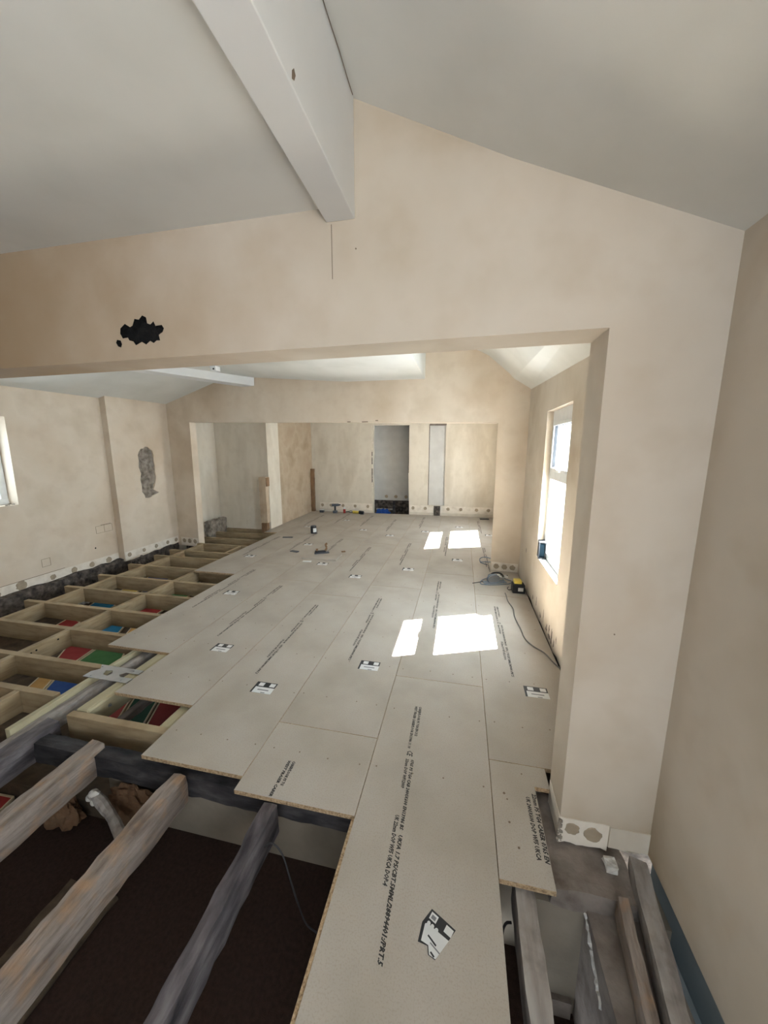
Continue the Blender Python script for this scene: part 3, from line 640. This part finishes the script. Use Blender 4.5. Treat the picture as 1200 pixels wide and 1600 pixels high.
bm = bmesh.new(); tube(bm, spline([(-.345,1.12,-.05),(-.31,1.12,-.02),(-.26,1.11,-.05),(-.225,1.10,-.15),(-.195,1.10,-.27),(-.155,1.09,-.35),(-.09,1.08,-.375),(.05,1.05,-.45),(.4,1.0,-.545)], 6), .0035, 6)
tag(obj('hanging_wire', bm, M['cable']), 'thin dark wire hanging beside the front floor sheet', 'wire')
bm = bmesh.new(); tube(bm, spline([(.5,1.05,-.545),(.60,1.13,-.35),(.63,1.17,-.22),(.655,1.17,-.19)], 5), .005, 6)
tag(obj('black_cable', bm, M['cable']), 'short black cable in the gap left of the pale dusty joist', 'cable')

# ------------------------------------------------------------------ chipboard floor
TH = .022
def fontmesh(body, size, shear=.25):
    cu = bpy.data.curves.new('t', 'FONT'); cu.body = body; cu.size = size; cu.shear = shear; cu.resolution_u = 1
    cu.offset = .0010
    o = bpy.data.objects.new('t', cu); C.objects.link(o); bpy.context.view_layer.update()
    me = bpy.data.meshes.new_from_object(o); bpy.data.objects.remove(o); return me
def text_block(segs):
    """segments (along, across, length, text, height) laid along +x, then turned to read towards -y"""
    bm = bmesh.new()
    for a, c, L_, body, h in segs:
        me = fontmesh(body, h)
        xs = [v.co.x for v in me.vertices]; k = L_/(max(xs)-min(xs))
        me.transform(Matrix.Translation((a, c, 0)) @ Matrix.Diagonal((k, 1, 1, 1))); bm.from_mesh(me)
    bmesh.ops.rotate(bm, verts=bm.verts, cent=(0,0,0), matrix=Matrix.Rotation(-math.pi/2, 3, 'Z'))
    me = bpy.data.meshes.new('printed_text'); bm.to_mesh(me); bm.free(); me.materials.append(M['print']); return me
TXT = text_block([(0,.006,.24,'CABERFLOOR P5 TG4 EN 312',.020),(0,-.020,.33,'WEST FRASER CABERFLOOR EN13986 11 10',.020),
                  (.345,-.018,.035,'CE',.042),(.40,.008,.36,'0765 P5 TG4 CAB 2400X600 EN13986 BS',.021),(.40,-.018,.17,'22mm DOP WF12009',.021),
                  (.78,.008,.40,'UKFA 1.7 P5/CBT.5MML/28894401:/PRT.5',.023),(.70,-.020,.27,'UK 22mm DOP WF5 UKCA DOP-4',.024)])
TXT0 = text_block([(0,.006,.14,'CABERFLOOR P5 TG',.020),(0,-.020,.20,'WEST FRASER CABER',.020)])
TXT1 = text_block([(0,.006,.30,'22mm P5 TG4 CABER 0765 EN',.024),(.02,-.024,.27,'UK 2400X600 DOP WF5 UKCA',.024)])
def sticker(board, x, y, rz=0):
    """square product label: black band with two white windows over a white panel, black left margin"""
    e = obj('product_sticker', B(-.075,.075,-.055,.055,0,.0004), M['sticker_b'], board, bevel=0)
    e.location = (x, y, .0003); e.rotation_euler = (0,0,rz)
    bm = bmesh.new(); box(bm, -.062,.075,-.055,.004,.0004,.0007); obj('white_panel', bm, M['sticker_w'], e)
    for a_, b_ in ((-.052,-.014),(.028,.066)): obj('white_window', B(a_,b_,.014,.048,.0004,.0007), M['sticker_w'], e)
    for q_ in ((-.035,.045,-.028,-.018),(.0,.03,-.052,-.044)): obj('ink_bar', B(*q_,.0007,.0009), M['sticker_g'], e)
    return e
def board(x0, x1, y0, y1, label, poly=None):
    g = .0015; cx, cy = (x0+x1)/2, (y0+y1)/2
    P = poly or [(x0+g,y0+g),(x1-g,y0+g),(x1-g,y1-g),(x0+g,y1-g)]
    o = obj('floor_sheet', slab([(a-cx, b-cy) for a, b in P], [], ((0,0,0),(1,0,0),(0,1,0),(0,0,-1)), TH), M['chip'])
    o.data.materials.append(M['chip_edge'])
    for p in o.data.polygons:
        if abs(p.normal.z) < .5: p.material_index = 1
    o.location = (cx, cy, 0); tag(o, label, 'floor sheet', 'chipboard floor sheets'); return o
def put_text(b_, x, y, me=None):
    t_ = link('printed_text', me or TXT, None, b_); t_.location = (x-b_.location.x, y-b_.location.y, .0005)
def put_sticker(b_, x, y): return sticker(b_, x-b_.location.x, y-b_.location.y)
rows = {
 0: (0.0,0.6,[.09,2.31,4.52,6.74,8.60]),
 1: (0.6,1.165,[1.717,3.93,6.15,8.37,8.60]),
 -1: (-.6,0.0,[1.283,1.729,3.95,6.17,8.39,8.60]),
 -2: (-1.2,-.6,[1.357,3.57,5.79,8.01,8.60]),
 -3: (-1.8,-1.2,[1.74,3.90,6.12,8.34,8.60]),
 -4: (-2.4,-1.8,[2.215,4.44,6.66,8.60]),
 -5: (-3.0,-2.4,[3.95,6.17,8.39,8.60]),
 -6: (-3.27,-3.0,[6.17,8.39,8.60]),
}
rowname = {0:'the row with the large torn sticker', 1:'the row along the window wall', -1:'the row left of the torn-sticker row', -2:'the third row from the window wall' , -3:'the fourth row from the window wall', -4:'the fifth row from the window wall', -5:'the leftmost full-width row', -6:'the thin strip by the stair wall'}
rowname[-1] = 'the row just left of the torn-sticker row'
rowname[-2] = 'the second row left of the torn-sticker row'; rowname[-3] = 'the third row left of the torn-sticker row'; rowname[-4] = 'the fourth row left of the torn-sticker row'
texty = {0:[2.03,4.24,6.5,None], 1:[3.65,5.9,8.1,None], -1:[None,3.60,5.93,8.3,None], -2:[3.30,5.55,7.9,None], -3:[3.71,5.97,8.25,None], -4:[4.16,6.3,8.4], -5:[5.9,8.1,None], -6:[None]*3}
textx = {0:.195, 1:.80, -1:-.40, -2:-1.005, -3:-1.62, -4:-2.24, -5:-2.8}
stk = {0:[None,(.40,2.95),(.39,5.15),(.4,7.4)], 1:[(.946,2.327),(.95,4.6),(.95,6.8),None], -1:[None,(-.216,2.386),(-.246,4.60),(-.24,6.85),None], -2:[(-.85,1.99),(-.86,4.19),(-.85,6.4),None], -3:[(-1.447,2.373),(-1.45,4.58),(-1.45,6.75),None], -4:[(-2.07,3.40),(-2.07,5.5),(-2.07,7.6)], -5:[(-2.65,4.7),(-2.65,6.8),None], -6:[None]*3}
sheets = {}
for r, (xa, xb, ys) in rows.items():
    for i in range(len(ys)-1):
        pos = 'nearest the camera' if i == 0 else ('against the far wall' if i == len(ys)-2 else '%s from the camera' % ordn[i])
        poly = None
        if r == 1 and i == 0:
            poly = [(.6015,1.7185),(1.163,1.7185),(1.163,3.9285),(.6015,3.9285)]
        b_ = board(xa, xb, ys[i], ys[i+1], 'grey-beige chipboard sheet %s in %s' % (pos, rowname[r]), poly)
        sheets[(r, i)] = b_
        ty = texty[r][i] if i < len(texty[r]) else None
        if ty: put_text(b_, textx[r], ty)
        s_ = stk[r][i] if i < len(stk[r]) else None
        if s_: put_sticker(b_, *s_)
put_text(sheets[(-1,0)], -.40, 1.492, TXT0)
nb = board(.6,.888,1.17,1.717, 'narrow notched chipboard offcut at the foot of the pier, print along its edge',
           [(.6015,1.172),(.803,1.172),(.803,1.60),(.872,1.60),(.872,1.7155),(.6015,1.7155)])
put_text(nb, .778, 1.56, TXT1)
# the big torn sticker on the front sheet
fs = sheets[(0,0)]
obj('tongue', B(-.0125-fs.location.x, .0012-fs.location.x, .092-fs.location.y, 1.278-fs.location.y, -.016, -.005), M['chip_edge'], fs)
def flat_on(board_, name, pts, z0, z1, mat, parent=None):
    o = obj(name, slab([(a-board_.location.x, b-board_.location.y) for a, b in pts], [], ((0,0,z0),(1,0,0),(0,1,0),(0,0,1)), z1-z0), M[mat], parent or board_); return o
ts = flat_on(fs, 'torn_sticker', [(.360,1.027),(.443,.985),(.38,.898),(.357,.906),(.353,.927),(.321,.931),(.330,.985)], .0002, .0006, 'sticker_b')
O_ = Vector((.360,1.027)); ex = Vector((.083,-.042)).normalized(); ey = Vector((-ex.y, ex.x))*-1
if ey.y > 0: ey = -ey
def q(a, b2): v = O_ + ex*a + ey*b2; return (v.x, v.y)
flat_on(fs, 'white_window', [q(.005,.006),q(.031,.006),q(.031,.028),q(.005,.028)], .0006, .0008, 'sticker_w', ts)
flat_on(fs, 'white_window', [q(.062,.006),q(.089,.006),q(.089,.028),q(.062,.028)], .0006, .0008, 'sticker_w', ts)
flat_on(fs, 'white_panel', [(.340,.982),(.3475,.985),(.421,.953),(.381,.900),(.3595,.907),(.3555,.929),(.331,.936)], .0006, .0008, 'sticker_w', ts)
flat_on(fs, 'ink_bar', [q(.010,.012),q(.026,.012),q(.026,.024),q(.010,.024)], .0008, .0009, 'sticker_g', ts)
flat_on(fs, 'ink_bar', [(.351,.952),(.354,.956),(.382,.934),(.379,.930)], .0008, .0010, 'sticker_b', ts)
flat_on(fs, 'ink_bar', [(.360,.935),(.362,.938),(.394,.917),(.392,.914)], .0008, .0010, 'sticker_g', ts)
flat_on(fs, 'ink_bar', [(.362,.913),(.366,.916),(.378,.906),(.374,.902)], .0008, .0010, 'sticker_b', ts)
for a in (.012,.026,.042):
    v = q(a,.040); bm = bmesh.new(); cyl(bm, (v[0]-fs.location.x, v[1]-fs.location.y, .0006), .006, .0002, 14); obj('round_mark', bm, M['sticker_w'], ts)
# screw heads and small scuffs in the sheets
rnd = random.Random(21)
for (r, i), b_ in sheets.items():
    bm = bmesh.new(); xa, xb, ys = rows[r]; y0, y1 = ys[i], ys[i+1]
    n = 0
    for y in JY + [JY[-1]+.41*k for k in range(1,6)]:
        if y0+.03 < y+.023 < y1-.03:
            for k in range(4):
                x = xa + (xb-xa)*(.08+.28*k) + rnd.uniform(-.02,.02); n += 1
                cyl(bm, (x-b_.location.x, y+.023-b_.location.y+rnd.uniform(-.01,.01), .0002), .0042, .0006, 8)
    if n: obj('screw_heads', bm, M['score'], b_)['kind'] = 'stuff'
    else: bm.free()
for x, y, b2 in ((.657,1.536,.006),(.668,1.508,.004),(.753,1.66,.004),(.665,1.40,.005),(.69,1.30,.005)):
    bm = bmesh.new(); cyl(bm, (x-nb.location.x, y-nb.location.y, .0002), b2, .0005, 9); obj('scuff', bm, M['score'], nb)

# ------------------------------------------------------------------ tools and loose things on the floor
# power saw with its cable bundle
sw = empty('power_saw', (.84,4.36,0), 'blue-grey power saw lying on its side with tangled cable by the window wall', 'power tool', rz=.35); sw.scale = (.85,.85,.6)
obj('base_shoe', B(-.17,.16,-.07,.05,0.002,.012), M['bluegrey'], sw, bevel=.002)
bm = bmesh.new(); cyl(bm, (-.02,-.035,.075), .085, .012, 28, 'y'); obj('blade', bm, M['steel'], sw)
bm = bmesh.new(); cyl(bm, (-.02,-.02,.075), .095, .03, 24, 'y'); obj('blade_guard', bm, M['bluegrey'], sw, bevel=.004)
bm = bmesh.new(); cyl(bm, (.0,.01,.07), .045, .13, 18, 'y', .038); obj('motor_housing', bm, M['darkgrey'], sw, bevel=.004)
bm = bmesh.new(); tube(bm, spline([(-.05,.03,.12),(.0,.04,.17),(.10,.04,.16),(.15,.03,.09)], 5), .016, 10); obj('handle', bm, M['black'], sw, True)
bm = bmesh.new(); tube(bm, spline([(.14,.04,.08),(.2,.06,.02),(.26,-.02,.008),(.18,-.1,.008),(.05,-.12,.008),(-.12,-.11,.01),(-.22,-.05,.008),(-.14,.08,.02),(.02,.12,.03),(.16,.1,.02),(.1,-.08,.025),(-.1,-.09,.02)], 6), .008, 7); obj('power_lead', bm, M['bluegrey'], sw, True)
bm = bmesh.new(); tube(bm, [(-.33,-.02,.012),(-.17,-.01,.03)], .006, 7); obj('guide_rod', bm, M['black'], sw)
# battery charger box with yellow battery
ch = empty('battery_charger', (1.075,4.10,0), 'small dark battery charger with a yellow battery on top, beside the window wall', 'charger', rz=.05)
obj('body', B(-.065,.065,-.06,.06,0.001,.10), M['black'], ch, bevel=.008)
obj('front_label', B(-.01,.045,-.0618,-.06,.03,.07), M['sticker_w'], ch)
bt_ = obj('battery', B(-.05,.03,-.05,.045,.10,.145), M['yellow'], ch, bevel=.008)
obj('battery_foot', B(-.052,.032,-.052,.047,.10,.112), M['black'], bt_)
bm = bmesh.new(); tube(bm, spline([(-.06,.02,.02),(-.09,.03,.006),(-.10,.08,.006),(-.08,.12,.006)], 5), .004, 6); obj('lead', bm, M['cable'], ch, True)
# cable across the floor to the wall
bm = bmesh.new(); tube(bm, spline([(.93,4.02,.006),(.935,3.95,.006),(.935,3.80,.006),(.965,3.62,.006),(.955,3.43,.006),(.975,3.2,.006),(.985,3.03,.006),(1.03,2.92,.006),(1.10,2.83,.006),(1.14,2.70,.006),(1.165,2.64,.006)], 6), .005, 6)
tag(obj('extension_cable', bm, M['cable_g']), 'thin grey cable snaking from the power saw along the window wall', 'cable')
# cable loop behind the far opening's edge
bm = bmesh.new(); tube(bm, spline([(.84,5.0,.10),(.76,5.02,.11),(.70,5.05,.07),(.72,5.04,.02),(.80,5.0,.01),(.70,4.98,.045),(.84,4.97,.06)], 6), .006, 6)
tag(obj('coiled_cable', bm, M['bluegrey']), 'loop of grey cable poking out at the foot of the far opening', 'cable')
# radio / charger rack on the sill
rd = empty('site_radio', (1.206,3.69,.539), 'dark blue site radio standing on the window sill', 'radio', rz=-.15)
obj('body', B(-.028,.028,-.05,.05,.012,.145), M['teal'], rd, bevel=.006)
for sx in (-1, 1):
    for sy in (-1, 1):
        bm = bmesh.new(); cyl(bm, (sx*.03, sy*.055, 0), .007, .16, 8); obj('corner_bar', bm, M['black'], rd)
obj('base', B(-.036,.036,-.07,.07,0,.012), M['black'], rd, bevel=.004); obj('top_bar', B(-.036,.036,-.06,.06,.155,.166), M['black'], rd, bevel=.004)
bm = bmesh.new(); cyl(bm, (-.03,0,.08), .035, .006, 18, 'x'); obj('speaker', bm, M['darkgrey'], rd)
# tin
tn = empty('sealant_tin', (-2.30,6.28,0), 'small black tin with a white label standing alone on the floor sheets', 'tin')
bm = bmesh.new(); cyl(bm, (0,0,.001), .055, .135, 24); obj('body', bm, M['black'], tn, bevel=.003)
bm = bmesh.new(); cyl(bm, (0,0,.03), .0565, .075, 24); bmesh.ops.delete(bm, geom=[v for v in bm.verts if v.co.x < .0], context='VERTS'); obj('label_wrap', bm, M['sticker_w'], tn)
bm = bmesh.new(); cyl(bm, (0,0,.136), .045, .012, 24); obj('lid', bm, M['darkgrey'], tn)
# offcut with a hand tool on it
of = tag(obj('board_offcut', B(-.26,.26,-.15,.15,0.001,.024), M['chip'], bevel=.002), 'small rectangular board offcut lying on the floor with a tool on it', 'offcut'); of.location = (-1.57,4.87,0); of.rotation_euler = (0,0,.02)
pl_ = empty('hand_plane', (-1.62,4.98,.024), 'dark hand tool with an upright handle standing on the board offcut', 'tool', rz=.5)
obj('sole', B(-.11,.11,-.03,.03,.001,.02), M['darkgrey'], pl_, bevel=.003)
obj('body', B(-.10,.06,-.028,.028,.02,.045), M['black'], pl_, bevel=.006)
bm = bmesh.new(); tube(bm, spline([(.05,0,.04),(.075,0,.08),(.06,0,.13),(.085,0,.15)], 5), .015, 9); obj('rear_handle', bm, M['brownbat'], pl_, True)
bm = bmesh.new(); cyl(bm, (-.07,0,.045), .012, .03, 12, 'z', .018); obj('front_knob', bm, M['brownbat'], pl_)
# small scraps
def scrap(x, y, a, b2, rz, mat, label):
    o = obj('wood_scrap', B(-a,a,-b2,b2,.001,.013), M[mat], bevel=.002); o.location = (x,y,0); o.rotation_euler = (0,0,rz); tag(o, label, 'scrap')
scrap(.95,8.36,.10,.05,.1,'black','flat black scrap on the floor at the far right corner')
scrap(-2.62,5.86,.09,.02,.2,'darkgrey','thin dark scrap left of the black tin')
scrap(-2.1,5.05,.07,.03,-.3,'darkgrey','small dark scrap left of the board offcut')
scrap(-1.70,4.62,.06,.02,.1,'sticker_w','small white scrap in front of the board offcut')
scrap(-1.35,5.2,.03,.02,.5,'brownbat','tiny brown scrap behind the board offcut')
# drill standing by the far wall
dr = empty('cordless_drill', (-2.62,8.42,0), 'dark cordless drill standing upright against the far wall', 'drill', rz=.4)
bm = bmesh.new(); cyl(bm, (-.09,0,.20), .036, .17, 16, 'x', .030); obj('motor_housing', bm, M['darkgrey'], dr, bevel=.004)
bm = bmesh.new(); cyl(bm, (.08,0,.20), .022, .05, 12, 'x', .012); obj('chuck', bm, M['black'], dr)
obj('grip', rough_box(-.035,.012,-.018,.018,.06,.18,.002,.02,1), M['black'], dr); obj('battery', B(-.07,.05,-.04,.04,.001,.06), M['darkgrey'], dr, bevel=.008)
# further small tools in a line along the far wall
sb = empty('spray_bottle', (-2.40,8.45,0), 'small white-capped red bottle standing against the far wall', 'bottle')
bm = bmesh.new(); cyl(bm, (0,0,.001), .03, .10, 14); obj('body', bm, M['redp'], sb); bm = bmesh.new(); cyl(bm, (0,0,.101), .022, .05, 12, 'z', .014); obj('cap', bm, M['sticker_w'], sb)
tm = empty('angle_grinder', (-2.02,8.40,0), 'yellow and black power tool lying at the left of the far doorway', 'power tool', rz=-.2)
bm = bmesh.new(); cyl(bm, (-.15,0,.04), .035, .17, 14, 'x', .032); obj('body', bm, M['yellow'], tm)
bm = bmesh.new(); cyl(bm, (.02,0,.045), .044, .11, 14, 'x', .036); obj('head', bm, M['black'], tm)
bm = bmesh.new(); cyl(bm, (.09,0,.001), .05, .008, 20); obj('disc', bm, M['darkgrey'], tm)
bx = empty('fixings_box', (-2.98,8.42,0), 'small dark fixings box by the foot of the brown batten', 'box'); obj('tray', B(-.05,.05,-.035,.035,.001,.06), M['darkgrey'], bx, bevel=.003); obj('lid', B(-.052,.052,-.037,.037,.06,.07), M['sticker_w'], bx)
fl = empty('flex_coil', (-2.28,8.50,0), 'low tangle of dark flex on the floor against the far wall', 'cable')
bm = bmesh.new(); tube(bm, spline([(-.08,0,.02),(-.04,.03,.03),(.03,.03,.05),(.08,0,.02),(.03,-.04,.02),(-.04,-.03,.04),(-.1,-.01,.02)], 6), .008, 7); obj('loop', bm, M['cable'], fl, True)
# blue sheeting in the broken floor at the doorway
def beyond(name, pts, z0, th, mat, label, cat):
    o = obj(name, slab(pts, [], ((0,0,z0),(1,0,0),(0,1,0),(0,0,1)), th), M[mat]); return tag(o, label, cat)
crumple('blue_sheeting', (-1.50,8.90,-.10), (.17,.07,.16), 'blue', 'crumpled blue sheeting in the far doorway', 'sheeting', 31, amp=.5)
tag(obj('dark_prop', rough_box(-1.26,-1.20,8.84,8.90,-.45,.28,.004,.05,3), M['beam_dark']), 'dark upright timber in the far doorway', 'timber')
tag(obj('light_prop', rough_box(-1.72,-1.28,8.98,9.02,.02,.06,.004,.05,3), M['old_wood_grey']), 'pale brace across the blue sheeting in the far doorway', 'timber')
struct(obj('floor_beyond', B(-2.1,-.5,8.62,9.4,-.6,-.45), M['rubble']))
# light fitting remnants in the ceiling of the middle room
fx = empty('conduit_stub', (-.66,4.85,2.56), 'white conduit with a dark end fixed to the middle room ceiling', 'conduit')
bm = bmesh.new(); tube(bm, [(-.24,-.62,.0),(-.02,-.02,-.02)], .014, 9); obj('tube', bm, M['upvc'], fx)
bm = bmesh.new(); bmesh.ops.create_icosphere(bm, subdivisions=2, radius=.02, matrix=Matrix.Translation((0,0,-.045))); obj('dark_tip', bm, M['black'], fx)
fy_ = empty('lamp_bracket', (-2.79,4.40,2.60), 'small white bracket with a dark hole on the skewed ceiling beam', 'bracket')
obj('plate', B(-.03,.05,-.05,.05,-.02,.06), M['upvc'], fy_, bevel=.004); bm = bmesh.new(); cyl(bm, (.02,-.051,.0), .012, .002, 10, 'y'); obj('hole', bm, M['black'], fy_)
# small pin holes in walls
for x, z in ((-.01,2.33),(1.0,.9)):
    bm = bmesh.new(); cyl(bm, (x,1.4385,z), .003, .002, 8, 'y'); obj('pin_hole', bm, M['score'], wh)
